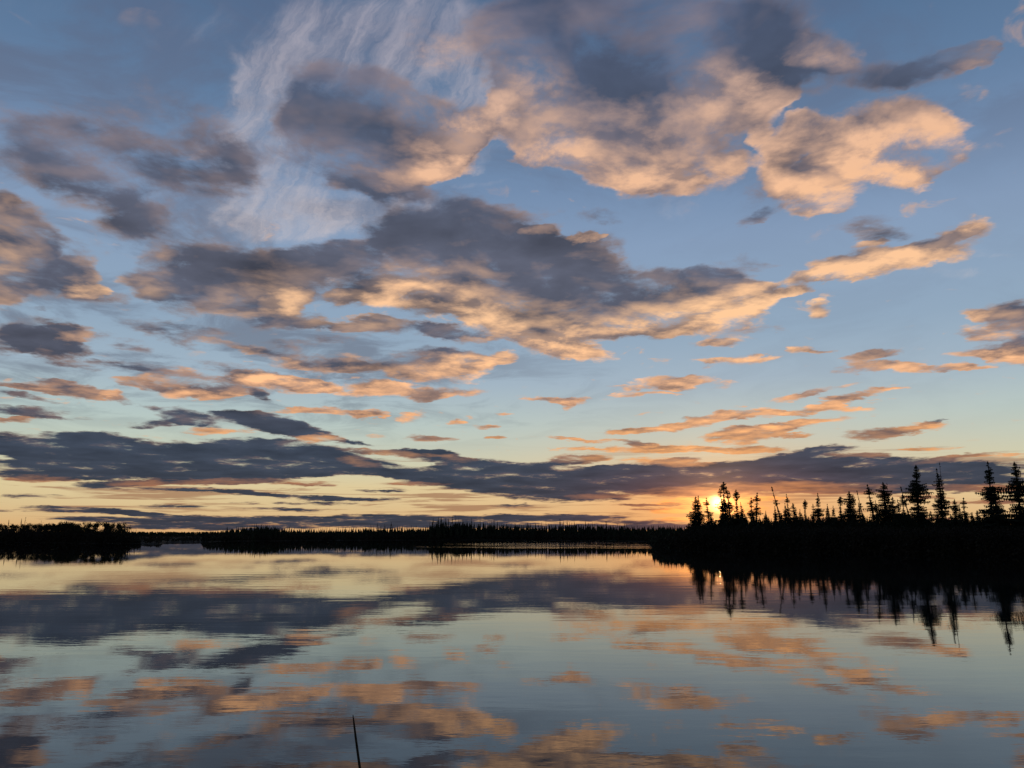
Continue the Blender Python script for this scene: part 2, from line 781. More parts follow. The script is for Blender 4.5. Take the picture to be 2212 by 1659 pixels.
n1c = g.m('SUBTRACT', n1, .5)
n3c = g.m('SUBTRACT', n3, .5)
SHARED = {
    'N': g.m('MULTIPLY_ADD', n1c, 5.4, g.m('MULTIPLY_ADD', n3c, 1.4, g.m('MULTIPLY_ADD', bgc, 1.1, g.ss(el, 7, 18, .32, 0.0)))),
    'LA': g.m('MAXIMUM', g.m('MULTIPLY_ADD', n3c, 1.0, g.m('MULTIPLY_ADD', relief, 4.0, .66)), .34),
    'LB': g.m('MULTIPLY_ADD', relief, .9, g.m('MULTIPLY_ADD', g.ss(n3, .50, .72, 0, .14), g.ss(el, 4, 14, .15, 1.0), g.m('MULTIPLY', bgc, .3))),
    'TX': g.m('MULTIPLY_ADD', n3c, -1.5, g.m('MULTIPLY_ADD', g.m('SUBTRACT', n2, .5), -.9, 1.06)),
    'CN': g.m('MULTIPLY', g.m('SUBTRACT', cn, .5), 7.0),
    'P': g.m('MULTIPLY', bgc, 1.0),
    'dk': g.v('SCALE', dk, scale=below), 'lt': g.v('SCALE', lt, scale=below),
    'ccir': g.v('SCALE', ccir, scale=below), 'sunv': g.v('SCALE', sunv, scale=below), 'sunc': g.v('SCALE', sunc, scale=below), 'sky': g.v('SCALE', sky, scale=below)}


def shade_group():
    """turns the summed masses of one patch of sky into its colour"""
    nt = bpy.data.node_groups.new('cloud_shading', 'ShaderNodeTree')
    names = ['Sum'] + list(SHARED)
    for n in names:
        nt.interface.new_socket(n, in_out='INPUT', socket_type='NodeSocketVector' if n in ('Sum', 'dk', 'lt', 'ccir', 'sunv', 'sunc', 'sky') else 'NodeSocketFloat')
    nt.interface.new_socket('Color', in_out='OUTPUT', socket_type='NodeSocketVector')
    gi = nt.nodes.new('NodeGroupInput')
    I = {n: gi.outputs[i] for i, n in enumerate(names)}
    h = G(nt)

    def vmix(f, a, b):
        return h.v('ADD', a, h.v('SCALE', h.v('SUBTRACT', b, a), scale=f))

    def sst(x, a, b):     # smoothstep in plain arithmetic
        t = h.m('MINIMUM', h.m('MAXIMUM', h.m('MULTIPLY_ADD', x, 1 / (b - a), -a / (b - a)), 0.0), 1.0)
        return h.m('MULTIPLY', h.m('MULTIPLY', t, t), h.m('MULTIPLY_ADD', t, -2.0, 3.0))
    Dd, Lf, Cf = h.sep(I['Sum'])[0:3]
    Dm = h.m('MINIMUM', Dd, 1.7)
    F = h.m('ADD', Dm, I['N'])
    alpha = h.m('MULTIPLY', sst(F, .26, 1.65), sst(h.m('ADD', Dm, I['P']), .0, .55))
    Lr = h.m('DIVIDE', Lf, h.m('MAXIMUM', Dm, .40))
    Ft = h.m('MINIMUM', h.m('MAXIMUM', h.m('MULTIPLY_ADD', F, .55, -.16), 0.0), 1.0)      # thickness 0..1
    lit = h.m('ADD', h.m('MULTIPLY_ADD', Lr, I['LA'], I['LB']), h.m('MULTIPLY_ADD', Ft, -.26, .20))
    lit = h.m('MINIMUM', h.m('MAXIMUM', lit, 0.0), 1.5)
    lit = h.m('MULTIPLY', lit, h.m('MULTIPLY_ADD', lit, -.16, 1.04))
    dkt = h.v('SCALE', I['dk'], scale=h.m('ADD', I['TX'], h.m('MULTIPLY_ADD', Ft, -.22, .22)))
    ccol = h.v('ADD', vmix(lit, dkt, I['lt']), I['sunc'])
    Cm = h.m('MINIMUM', Cf, 1.9)
    ca = h.m('MULTIPLY', h.m('MULTIPLY', sst(h.m('ADD', I['CN'], Cm), .0, 4.0), .80), sst(Cm, 0.0, 1.9))
    skc = h.v('ADD', vmix(ca, I['sky'], I['ccir']), I['sunv'])
    fin = vmix(alpha, skc, ccol)
    go = nt.nodes.new('NodeGroupOutput')
    nt.links.new(fin, go.inputs[0])
    return nt


SHG = shade_group()
asx = g.sep(A)


def box(it):
    ang, u0, v0, s1, s2, k = it
    c, s = math.cos(RAD(ang)), math.sin(RAD(ang))
    cx, cy = u0 * c - v0 * s, u0 * s + v0 * c
    hx = math.hypot(s1 * c, s2 * s); hy = math.hypot(s1 * s, s2 * c)
    return (cx - hx, cx + hx, cy - hy, cy + hy)


def patch(its, depth=0):
    """splits the sky into patches, so that each direction sums only the masses that reach it"""
    best = None
    if len(its) > 14 and depth < 6:
        for axis in (0, 1):
            bs = [box(i)[axis * 2:axis * 2 + 2] for i in its]
            cuts = sorted({round(b[0], 2) for b in bs} | {round(b[1], 2) for b in bs})
            for c in cuts:
                lo = sum(b[0] < c for b in bs); hi = sum(b[1] > c for b in bs)
                cost = max(lo, hi) + .1 * (lo + hi)
                if best is None or cost < best[0]:
                    best = (cost, axis, c, lo, hi)
        if best[0] > len(its) * 1.05:
            best = None
    if best is None:
        gn = NT.nodes.new('ShaderNodeGroup')
        gn.node_tree = SHG
        if its:
            its = sorted(its, key=lambda i: i[0])
            mg = NT.nodes.new('ShaderNodeGroup')
            mg.node_tree = mass_group('cloud_masses', its, len(patch.n) + 1)
            NT.links.new(A, mg.inputs[0])
            NT.links.new(mg.outputs[0], gn.inputs['Sum'])
        for k_, v_ in SHARED.items():
            NT.links.new(v_, gn.inputs[k_])
        b = NT.nodes.new('ShaderNodeBackground')
        NT.links.new(gn.outputs[0], b.inputs[0])
        patch.n.append(len(its))
        return b.outputs[0]
    _, axis, c, lo, hi = best
    L = [i for i in its if box(i)[axis * 2] < c]
    H = [i for i in its if box(i)[axis * 2 + 1] > c]
    f = g.m('GREATER_THAN', asx[axis], c)
    mx = NT.nodes.new('ShaderNodeMixShader')
    NT.links.new(f, mx.inputs[0])
    NT.links.new(patch(L, depth + 1), mx.inputs[1])
    NT.links.new(patch(H, depth + 1), mx.inputs[2])
    return mx.outputs[0]


patch.n = []
top = patch(items)
print('patches', patch.n)
wo = NT.nodes.new('ShaderNodeOutputWorld')
NT.links.new(top, wo.inputs[0])
print('sky nodes', len(NT.nodes))


# ================================================================== helpers for things
def mesh(name, V, Fc, mat, smooth=False):
    me = bpy.data.meshes.new(name)
    me.from_pydata([tuple(v) for v in V], [], Fc)
    me.materials.append(mat)
    if smooth:
        me.polygons.foreach_set('use_smooth', [True] * len(me.polygons))
    me.update()
    return me


def link(name, me, parent=None, loc=None):
    o = bpy.data.objects.new(name, me)
    COL.objects.link(o)
    if parent is not None:
        o.parent = parent
    if loc is not None:
        o.location = loc
    return o


def tag(o, label=None, cat=None, group=None, kind=None):
    if label: o['label'] = label
    if cat: o['category'] = cat
    if group: o['group'] = group
    if kind: o['kind'] = kind
    return o


def dark_mat(name, c1, c2, scale, rough=.9, bump=.4):
    m = bpy.data.materials.new(name)
    m.use_nodes = True
    nt = m.node_tree
    h = G(nt)
    b = nt.nodes['Principled BSDF']
    t = nt.nodes.new('ShaderNodeTexCoord')
    n = h.noise(t.outputs['Object'], scale, 5, .6)
    col = h.mix(h.ss(n, .35, .65), c1, c2)
    nt.links.new(col, b.inputs['Base Color'])
    b.inputs['Roughness'].default_value = rough
    b.inputs['Specular IOR Level'].default_value = .15
    bu = nt.nodes.new('ShaderNodeBump')
    bu.inputs['Strength'].default_value = bump
    nt.links.new(n, bu.inputs['Height'])
    nt.links.new(bu.outputs[0], b.inputs['Normal'])
    return m


M_BARK = dark_mat('bark', (.020, .016, .012, 1), (.045, .036, .028, 1), 6)
M_NEEDLE = dark_mat('spruce_needles', (.010, .016, .010, 1), (.022, .030, .016, 1), 2)
M_LEAF = dark_mat('poplar_leaves', (.016, .022, .010, 1), (.034, .036, .016, 1), 1.5)
M_TWIG = dark_mat('willow_twigs', (.014, .014, .010, 1), (.030, .026, .018, 1), 3)
M_SOIL = dark_mat('muskeg_soil', (.012, .012, .009, 1), (.035, .030, .022, 1), .4)
M_REED = dark_mat('dry_stalk', (.020, .016, .012, 1), (.035, .028, .020, 1), 40)


# ================================================================== ground and water
def ground_dist(px, py):
    """distance along the ground to the water surface seen at a picture position"""
    v = ray(px, py)
    t = -CAMH / v.z
    return math.hypot(v.x * t, v.y * t)


# waterline: azimuth -> distance, read along the shore from left to right
SH = [(-60, 1171), (0, 1171.8), (120, 1173), (240, 1174), (300, 1174.5), (345, 1175), (352, 1171.2), (450, 1170.4), (470, 1169.3), (700, 1167.6), (900, 1166.8),
      (1100, 1166.6), (1300, 1168.0), (1404, 1170.2), (1412, 1178.6), (1424, 1181.2), (1450, 1183.6), (1500, 1186), (1600, 1188.6), (1800, 1194.5),
      (2000, 1199), (2212, 1203), (2330, 1206)]
SHP = [(azel(x, y)[0], ground_dist(x, y)) for x, y in SH]
SHP = [(-180, 6), (-120, 7), (-85, 60), (-60, 230)] + SHP + [(62, 75), (85, 30), (120, 7), (180, 6)]
SAZ = np.array([p[0] for p in SHP]); SDI = np.array([p[1] for p in SHP])
rng = np.random.default_rng(5)
wob = rng.normal(0, 1, 721)
wob = np.convolve(wob, [.2, .6, .2], 'same')


def shore(a):
    d = np.interp(a, SAZ, SDI)
    return d * (1 + .010 * np.interp(a, np.linspace(-180, 180, 721), wob))


def gheight(a, r):
    """ground height at azimuth a, range r"""
    s = r - shore(a)
    return float(np.interp(s, [-8, 0, 1, 6, 40, 300, 2000, 30000], [-1.0, 0.0, .18, .45, .9, 1.8, 3.2, 9.0]))


def pol(a, r, z=0.0):
    return Vector((r * math.sin(RAD(a)), r * math.cos(RAD(a)), z))


azs = sorted(set(list(np.round(np.arange(-180, 180.01, 3), 3)) + list(np.round(np.arange(-42, 42.01, .25), 3)) + [round(azel(x, 1175)[0], 3) for x in range(1400, 1440, 3)]))
offs = [-8, -2, 0, .5, 1, 3, 6, 15, 40, 120, 300, 900, 2000, 8000, 30000]
V = []; Fc = []
for a in azs:
    s0 = shore(a)
    for o_ in offs:
        r = max(s0 + o_, .8)
        z = gheight(a, r)
        if 0 < o_ < 300:
            z += random.uniform(-.12, .12) * min(1, o_ / 2)
        V.append(pol(a, r, z))
n = len(offs)
for i in range(len(azs) - 1):
    for j in range(n - 1):
        Fc.append((i * n + j, i * n + j + 1, (i + 1) * n + j + 1, (i + 1) * n + j))
tag(link('ground', mesh('ground', V, Fc, M_SOIL, True)), kind='structure', label='dark low land around the lake')

# lake
wm = bpy.data.materials.new('lake_water')
wm.use_nodes = True
nt = wm.node_tree
nt.nodes.clear()
h = G(nt)
geo = nt.nodes.new('ShaderNodeNewGeometry')
P = geo.outputs['Position']
px_, py_, pz_ = h.sep(P)[0:3]
# swell: long faint undulation; ripples: short, crests lying across the view; patches of breeze
swell = h.noise(h.v('MULTIPLY', P, (.35, 1.0, 1)), .55, 2, .5)
rip = h.noise(h.v('MULTIPLY', P, (.40, 1.0, 1)), 3.2, 3, .5)
fine = h.noise(h.v('MULTIPLY', P, (.5, 1.0, 1)), 14.0, 2, .5)
pat = h.noise(h.v('MULTIPLY', P, (.0035, .03, 1)), 1.0, 4, .55)
breeze = h.ss(pat, .50, .66)
# a band of ruffled water off the point
rr = h.v('LENGTH', h.comb(px_, py_, 0))
inv = h.m('DIVIDE', 5000.0, rr)
bear = h.m('MULTIPLY', h.m('ARCTAN2', px_, py_), 57.3)
band = h.m('MULTIPLY', h.m('MULTIPLY', h.ss(inv, 9, 12), h.ss(inv, 23, 29, 1, 0)), h.m('MULTIPLY', h.ss(bear, -9, 1), h.ss(bear, 10.2, 11.6, 1, 0)))
ruff = h.m('MULTIPLY', h.ss(h.noise(h.comb(h.m('MULTIPLY', bear, .12), h.m('MULTIPLY', inv, .38), 0), 1.0, 3, .6), .43, .53), band)
amp = h.m('MULTIPLY_ADD', breeze, .08, h.m('MULTIPLY_ADD', ruff, 1.9, h.ss(rr, 20, 150, .17, .035)))
hgt = h.m('MULTIPLY', h.m('MULTIPLY_ADD', swell, .030, h.m('MULTIPLY_ADD', rip, .0058, h.m('MULTIPLY', fine, .0007))), amp)
bu = nt.nodes.new('ShaderNodeBump')
bu.inputs['Strength'].default_value = 1.0
bu.inputs['Distance'].default_value = 1.0
nt.links.new(hgt, bu.inputs['Height'])
fr = nt.nodes.new('ShaderNodeFresnel')
fr.inputs['IOR'].default_value = 1.37
nt.links.new(bu.outputs[0], fr.inputs['Normal'])
gl = nt.nodes.new('ShaderNodeBsdfGlossy')
gl.inputs['Color'].default_value = (1, 1, 1, 1)
gl.inputs['Roughness'].default_value = .008
nt.links.new(bu.outputs[0], gl.inputs['Normal'])
df = nt.nodes.new('ShaderNodeBsdfDiffuse')
df.inputs['Color'].default_value = (.010, .014, .014, 1)
mx = nt.nodes.new('ShaderNodeMixShader')
nt.links.new(fr.outputs[0], mx.inputs[0])
nt.links.new(df.outputs[0], mx.inputs[1])
nt.links.new(gl.outputs[0], mx.inputs[2])
ou = nt.nodes.new('ShaderNodeOutputMaterial')
nt.links.new(mx.outputs[0], ou.inputs[0])
R = 1500
tag(link('lake', mesh('lake', [(-R, -60, 0), (R, -60, 0), (R, R, 0), (-R, R, 0)], [(0, 1, 2, 3)], wm)), kind='structure', label='still lake mirroring the sunset sky')


# ================================================================== trees
def tube(V, Fc, pts, rad, n=6):
    b = len(V)
    for (p, r) in zip(pts, rad):
        for k in range(n):
            t = 2 * math.pi * k / n
            V.append((p[0] + r * math.cos(t), p[1] + r * math.sin(t), p[2]))
    for i in range(len(pts) - 1):
        for k in range(n):
            Fc.append((b + i * n + k, b + i * n + (k + 1) % n, b + (i + 1) * n + (k + 1) % n, b + (i + 1) * n + k))
    Fc.append(tuple(b + (len(pts) - 1) * n + k for k in range(n)))


def spruce_mesh(seed, H, W, kind='cone', dens=1.0, lean=0.0):
    """a spruce of height H, half width W: returns trunk mesh and crown mesh, base at the origin"""
    r = random.Random(seed)
    bend = r.uniform(0, 6.28)
    def axis(z):
        q = (z / H)
        return Vector((lean * H * q * q + .012 * H * math.sin(q * 5 + bend), .01 * H * math.sin(q * 4 + bend * 2), z))
    TV, TF = [], []
    zs = [H * i / 9 for i in range(10)]
    tube(TV, TF, [axis(z) for z in zs], [max(.013 * H * (1 - z / H) + .018, .015) for z in zs], 7)
    V, Fc = [], []
    def prof(q):       # q: 0 base .. 1 tip
        if kind == 'cone':
            w = (1 - q) ** .95 * (.92 + .2 * math.sin(q * 23 + bend))
        elif kind == 'club':      # thick knot on top, gappy below
            w = .24 * math.exp(-((q - .91) / .07) ** 2) + (1 - q) ** 1.0 * .95
            if .62 < q < .80: w *= .55
        elif kind == 'column':
            w = .55 * min(1, (1 - q) * 4.5) * (.75 + .35 * math.sin(q * 19 + bend)) + .35 * (1 - q)
        elif kind == 'thin':
            w = .40 * min(1, (1 - q) * 6) * (.7 + .5 * math.sin(q * 27 + bend)) + .30 * (1 - q) ** 2
        else:                     # snag
            w = .18 + .15 * (1 - q)
        return max(w, .03)
    z0 = (.06 if kind != 'snag' else .25) * H
    step = .027 * H / dens if kind != 'snag' else .05 * H
    z = z0
    while z < H * .985:
        q = z / H
        nb = 9 if kind != 'snag' else 3
        gap = r.random() < (.10 if kind in ('cone', 'column') else .22)
        for k in range(nb):
            if r.random() < (.18 if kind != 'thin' else .30) or (gap and r.random() < .7):
                continue
            L = W * prof(q) * r.uniform(.62, 1.15)
            if r.random() < .06: L *= 1.35
            t = 2 * math.pi * (k + r.random()) / nb
            d = Vector((math.cos(t), math.sin(t), 0))
            side = Vector((-d.y, d.x, 0))
            c = axis(z + r.uniform(-.4, .4) * step)
            droop = r.uniform(.10, .42) * (1.15 - q)
            up = r.uniform(.05, .22)
            ns = max(3, int(L / (.045 * H) * 2.2) + 2) if kind != 'snag' else 1
            prev = c
            pts = []
            for i in range(ns + 1):
                s = i / ns
                pts.append(c + d * (L * s) + Vector((0, 0, L * (-droop * s + up * s * s * 1.2))))
            if kind == 'snag':
                b = len(V)
                w = .006 * H
                V += [pts[0] + Vector((0, 0, w)), pts[0] - Vector((0, 0, w)), pts[-1]]
                Fc.append((b, b + 1, b + 2))
                b = len(V)
                V += [pts[0] + side * w, pts[0] - side * w, pts[-1]]
                Fc.append((b, b + 1, b + 2))
                continue
            for i in range(ns):
                s = (i + .5) / ns
                p0, p1 = pts[i], pts[i + 1]
                sw = L * (.46 * (1 - s) + .16) * r.uniform(.7, 1.3)
                hang = (.20 * L * (1 - s * .5) + .016 * H) * r.uniform(.6, 1.4)
                m = (p0 + p1) / 2
                fw = (p1 - p0)
                b = len(V)
                # side sprays, swept forward and drooping, and a hanging curtain of twigs
                V += [p0 + Vector((0, 0, .008 * H)), p1, m + side * sw + fw * .7 - Vector((0, 0, hang * .5)), m - side * sw + fw * .7 - Vector((0, 0, hang * .5)),
                      m - Vector((0, 0, hang)) + side * r.uniform(-.1, .1) * L]
                Fc.append((b, b + 1, b + 2)); Fc.append((b, b + 3, b + 1)); Fc.append((b, b + 4, b + 1))
        z += step * r.uniform(.75, 1.3)
    # leader shoot
    b = len(V)
    a0, a1 = axis(H * .97), axis(H * 1.0)
    V += [a0 + Vector((.012 * H, 0, 0)), a0 - Vector((.012 * H, 0, 0)), a1, a0 + Vector((0, .012 * H, 0)), a0 - Vector((0, .012 * H, 0))]
    Fc += [(b, b + 1, b + 2), (b + 3, b + 4, b + 2)]
    return mesh('spruce_trunk', TV, TF, M_BARK, True), mesh('spruce_crown', V, Fc, M_NEEDLE if kind != 'snag' else M_BARK)


# prototypes, each 10 m tall, scaled when placed
PROTO = {}
for kind, W, dens, seeds in (('cone', 2.15, 1.0, (1, 2, 3, 4)), ('club', 1.7, 1.0, (5, 6, 7)), ('column', 1.75, 1.0, (8, 9, 10)), ('thin', 1.35, .95, (11, 12, 13)), ('snag', 1.1, 1.0, (14, 15))):
    PROTO[kind] = [spruce_mesh(sd, 10.0, W, kind, dens) for sd in seeds]
PROTO['lean'] = [spruce_mesh(31, 10.0, .8, 'thin', .8, lean=-.065)]


def place_spruce(px, py, depth, kind, label, group=None, wide=1.0, name='spruce_tree', back=None, var=None):
    """a spruce whose tip is seen at (px, py), standing `back` metres behind the waterline"""
    a, e = azel(px, py)
    r = float(shore(a)) + depth
    zb = gheight(a, r) - .1
    top = CAMH + r * math.tan(RAD(e))
    H = max(top - zb, 1.0)
    root = bpy.data.objects.new(name, None)
    root.empty_display_size = .5
    COL.objects.link(root)
    root.location = pol(a, r, zb)
    root.rotation_euler = (0, 0, random.uniform(0, 6.28) if kind != 'lean' else -RAD(a))
    s = H / 10
    w = s * wide * random.uniform(.92, 1.1)
    root.scale = (w, w, s)
    t, c = PROTO[kind][var if var is not None else random.randrange(len(PROTO[kind]))]
    link('trunk', t, root)
    link('crown', c, root)
    tag(root, label, 'tree', group)
    return root


# --- the wooded point on the right: tips read from left to right (x, y, metres behind the waterline, kind, width, label)
T1 = lambda zx, zy: (1382.4 + zx * .1875, 967.7 + zy * .1875)
T2 = lambda zx, zy: (1797.1 + zx * .1875, 967.7 + zy * .1875)
PT = [
    (*T1(632, 556), 12, 'column', 1.25, 'dark spruce at the left end of the wooded point, left one of a touching pair'),
    (*T1(672, 545), 14, 'cone', 1.1, 'dark spruce standing against the right side of the leftmost spruce on the point'),
    (*T1(775, 568), 16, 'thin', 1.1, 'thin see-through spruce just left of the setting sun'),
    (*T1(925, 463), 15, 'thin', 1.2, 'thin gappy spruce just right of the setting sun'),
    (*T1(966, 385), 16, 'club', .95, 'tall spruce right of the sun with a thick knotted tip'),
    (*T1(1006, 440), 20, 'thin', 1.1, 'narrow spruce touching the right side of the tall knotted spruce by the sun'),
    (*T1(1110, 475), 15, 'club', 1.1, 'club-topped spruce second in height in the cluster right of the sun'),
    (*T1(1160, 622), 22, 'cone', 1.0, 'short broad spruce under the right side of the club-topped spruce'),
    (*T1(1270, 565), 16, 'thin', 1.0, 'wispy spruce left of the slim spire past the sun cluster'),
    (*T1(1337, 510), 15, 'thin', 1.25, 'slim spire spruce with a bare neck right of the sun cluster'),
    (*T1(1445, 720), 20, 'cone', .9, 'low spruce at the left side of the notch in the treetops'),
    (*T1(1555, 665), 16, 'cone', 1.0, 'small single spruce standing in the notch in the treetops'),
    (*T1(1600, 442), 17, 'lean', 1.3, 'leaning spruce with a long bare curved tip'),
    (*T1(1690, 525), 19, 'thin', .7, 'thread-thin spruce right of the leaning bare-tipped one'),
    (*T1(1668, 630), 22, 'cone', 1.2, 'bushy spruce at the foot of the leaning bare-tipped one'),
    (*T1(1768, 630), 18, 'column', 1.1, 'blunt column-shaped spruce right of the leaning bare-tipped one'),
    (*T1(1840, 700), 22, 'cone', 1.1, 'low pointed spruce between the blunt column and the hook-topped spruce'),
    (*T1(1893, 590), 17, 'club', 1.0, 'middle-height spruce with a small hooked top'),
    (*T1(1995, 640), 22, 'thin', .9, 'thin spruce on the left shoulder of the dense sharp cone'),
    (*T1(2037, 515), 16, 'cone', .95, 'dense sharp cone-shaped spruce midway along the wooded point'),
    (*T1(2160, 640), 20, 'cone', .9, 'small spruce right of the dense sharp cone'),
    (*T2(8, 660), 22, 'cone', .9, 'low spruce left of the pair with stepped tops'),
    (*T2(93, 556), 18, 'club', 1.1, 'stubby spruce at the left of the stepped row'),
    (*T2(185, 496), 17, 'column', 1.3, 'sturdy column spruce left of the slim spire with a round tip'),
    (*T2(240, 530), 22, 'thin', 1.1, 'wispy spruce on the right side of the sturdy column spruce'),
    (*T2(305, 620), 18, 'cone', .9, 'short cone spruce in the dip left of the slim round-tipped spire'),
    (*T2(342, 485), 19, 'lean', .9, 'slightly leaning open spruce left of the slim round-tipped spire'),
    (*T2(425, 415), 15, 'thin', 1.3, 'slim tall spire with a small round tip'),
    (*T2(500, 600), 20, 'cone', .9, 'short spruce in the gap right of the slim round-tipped spire'),
    (*T2(580, 390), 15, 'column', 1.25, 'thick column spruce with a ragged rounded top'),
    (*T2(627, 405), 18, 'snag', .6, 'bare thin snag beside the thick ragged-topped column'),
    (*T2(695, 560), 18, 'column', 1.1, 'rounded dense spruce right of the thin bare snag'),
    (*T2(755, 590), 22, 'cone', 1.1, 'low spruce between the rounded dense one and the forked top'),
    (*T2(815, 530), 18, 'club', 1.2, 'spruce with a small forked top left of the first very tall spruce'),
    (*T2(868, 440), 17, 'lean', 1.1, 'slim leaning spruce next to the first very tall spruce'),
    (*T2(960, 190), 12, 'column', 1.15, 'first very tall spruce from the left, narrow with a ragged column top'),
    (*T2(1206, 230), 12, 'cone', 1.15, 'very tall broad spruce, second of the tall ones'),
    (*T2(1243, 162), 14, 'snag', .6, 'bare dead spike rising out of the second very tall spruce'),
    (*T2(1410, 585), 18, 'column', 1.0, 'small column spruce at the right foot of the second very tall spruce'),
    (*T2(1465, 670), 20, 'cone', .9, 'low pointed spruce left of the lone pole-like one'),
    (*T2(1515, 568), 17, 'thin', 1.2, 'lone pole-like spruce between the tall trees'),
    (*T2(1600, 740), 20, 'cone', 1.4, 'low bushy spruce right of the lone pole-like one'),
    (*T2(1685, 720), 20, 'thin', 1.1, 'tiny thin spruce left of the tallest spreading tree'),
    (*T2(1778, 150), 9, 'cone', 1.55, 'tallest spreading spruce with wide lower branches near the right side'),
    (*T2(1850, 430), 13, 'cone', 1.9, 'shorter wide spruce merged with the tallest spreading one'),
    (*T2(2030, 770), 18, 'cone', 1.3, 'low spruce in the gap between the last two tall trees'),
    (*T2(2060, 470), 14, 'snag', .5, 'thin dead stem left of the last tall spruce'),
    (*T2(2095, 155), 9, 'column', 1.25, 'last tall spruce at the right edge, narrow with dense clumps'),
    (*T2(2190, 640), 14, 'cone', 1.3, 'wide low spruce cut by the right edge of the view'),
]
for x, y, dpt, kind, wd, lab in PT:
    place_spruce(x, y, dpt, kind, lab, wide=wd * (1.45 if kind == 'thin' else .92 if kind == 'cone' and wd > 1.1 else 1.15), name='dead_snag' if kind == 'snag' else 'spruce_tree')
# crowded shorter spruces that fill the point up to the even tree line
rf = random.Random(3)
x = 1486
while x < 2330:
    line = 1115 if x > 1540 else 1115 + (1540 - x) * .4
    for k in range(2):
        yy = line + rf.uniform(-13, 10) + (rf.uniform(0, 14) if k else 0)
        place_spruce(x + rf.uniform(-4, 4), yy, rf.uniform(6, 26), rf.choice(('cone', 'cone', 'column')),
                     'short dark spruce in the crowded row below the tall tips of the point',
                     'short spruces crowding the wooded point', wide=1.35)
    x += rf.uniform(5.5, 9)


# --- brush and saplings hiding the ground along every shore
def thicket(name, x0, x1, top, back, n, size, seed, mat, label):
    """countless stems and leafy sprays; top(px) is the picture height their tips reach"""
    r = random.Random(seed)
    V, Fc = [], []
    for i in range(n):
        px = r.uniform(x0, x1)
        a = azel(px, 1160)[0]
        rr_ = float(shore(a)) + back[0] + (back[1] - back[0]) * r.random() ** 1.3
        zb = gheight(a, rr_) - .15
        e = azel(px, top(px))[1]
        zt = CAMH + rr_ * math.tan(RAD(e))
        Hh = (zt - zb) * r.uniform(.45, 1.0)
        if Hh < .3: Hh = .3
        base = pol(a, rr_, zb)
        lx = r.uniform(-.12, .12) * Hh
        m = max(5, int(Hh / size * 3.4))
        for k in range(m):
            q = (k + r.random()) / m
            w = size * r.uniform(.5, 1.2) * (1.15 - .7 * q)
            c = base + Vector((lx * q + r.gauss(0, .16) * Hh * (1 - q * .6) * .8, r.gauss(0, .16) * Hh * (1 - q * .6) * .8, Hh * q))
            t = r.uniform(0, 6.28)
            d = Vector((math.cos(t), math.sin(t), r.uniform(-.4, .6))) * w
            u = Vector((-math.sin(t) * .5, math.cos(t) * .5, r.uniform(.3, 1))) * w * .8
            b = len(V)
            V += [c - d * .5, c + d * .5, c + u]
            Fc.append((b, b + 1, b + 2))
    return tag(link(name, mesh(name, V, Fc, mat)), label, kind='stuff')


def interp(pts):
    xs, ys = [p[0] for p in pts], [p[1] for p in pts]
    return lambda x: float(np.interp(x, xs, ys))


thicket('willow_thicket', 1410, 2330, interp([(1410, 1174), (1422, 1165), (1440, 1158), (1470, 1149), (1500, 1141), (1560, 1136), (2330, 1138)]), (.2, 12), 9000, .55, 21, M_TWIG,
        'dark leafy willow brush along the waterline of the wooded point')
thicket('young_growth', 1470, 2330, interp([(1470, 1149), (1500, 1130), (1560, 1124), (2330, 1124)]), (8, 45), 9000, .8, 22, M_NEEDLE,
        'dense dark undergrowth between the spruces of the point')

# --- far shore
FARP = []
for sd in range(8):
    r = random.Random(100 + sd)
    V, Fc = [], []
    Hh = 10.0
    W = r.choice((.75, .95, 1.15, 1.4))
    tube(V, Fc, [(0, 0, 0), (0, 0, Hh)], [.12, .03], 4)
    z = .8
    while z < Hh:
        q = z / Hh
        w = W * ((1 - q) ** .8 + .05) * r.uniform(.6, 1.2)
        for k in range(5):
            t = 6.283 * (k + r.random()) / 5
            b = len(V)
            L = w * r.uniform(.6, 1.2)
            V += [(0, 0, z + .45), (L * math.cos(t - .5), L * math.sin(t - .5), z - .25 * L), (L * math.cos(t + .5), L * math.sin(t + .5), z - .3 * L)]
            Fc.append((b, b + 1, b + 2))
        z += .42
    FARP.append(mesh('far_spruce', V, Fc, M_NEEDLE))


def far_spruce(px, py, depth, label, group=None, wide=1.0, var=None):
    a, e = azel(px, py)
    r = float(shore(a)) + depth
    zb = gheight(a, r) - .1
    H = max(CAMH + r * math.tan(RAD(e)) - zb, 2.0)
    o = link('distant_spruce', FARP[var if var is not None else random.randrange(8)])
    o.location = pol(a, r, zb)
    s = H / 10
    w = s * wide * random.uniform(.8, 1.25)
    o.scale = (w, w, s)
    o.rotation_euler = (0, 0, random.uniform(0, 6.28))
    tag(o, label, 'tree', group)
    return o


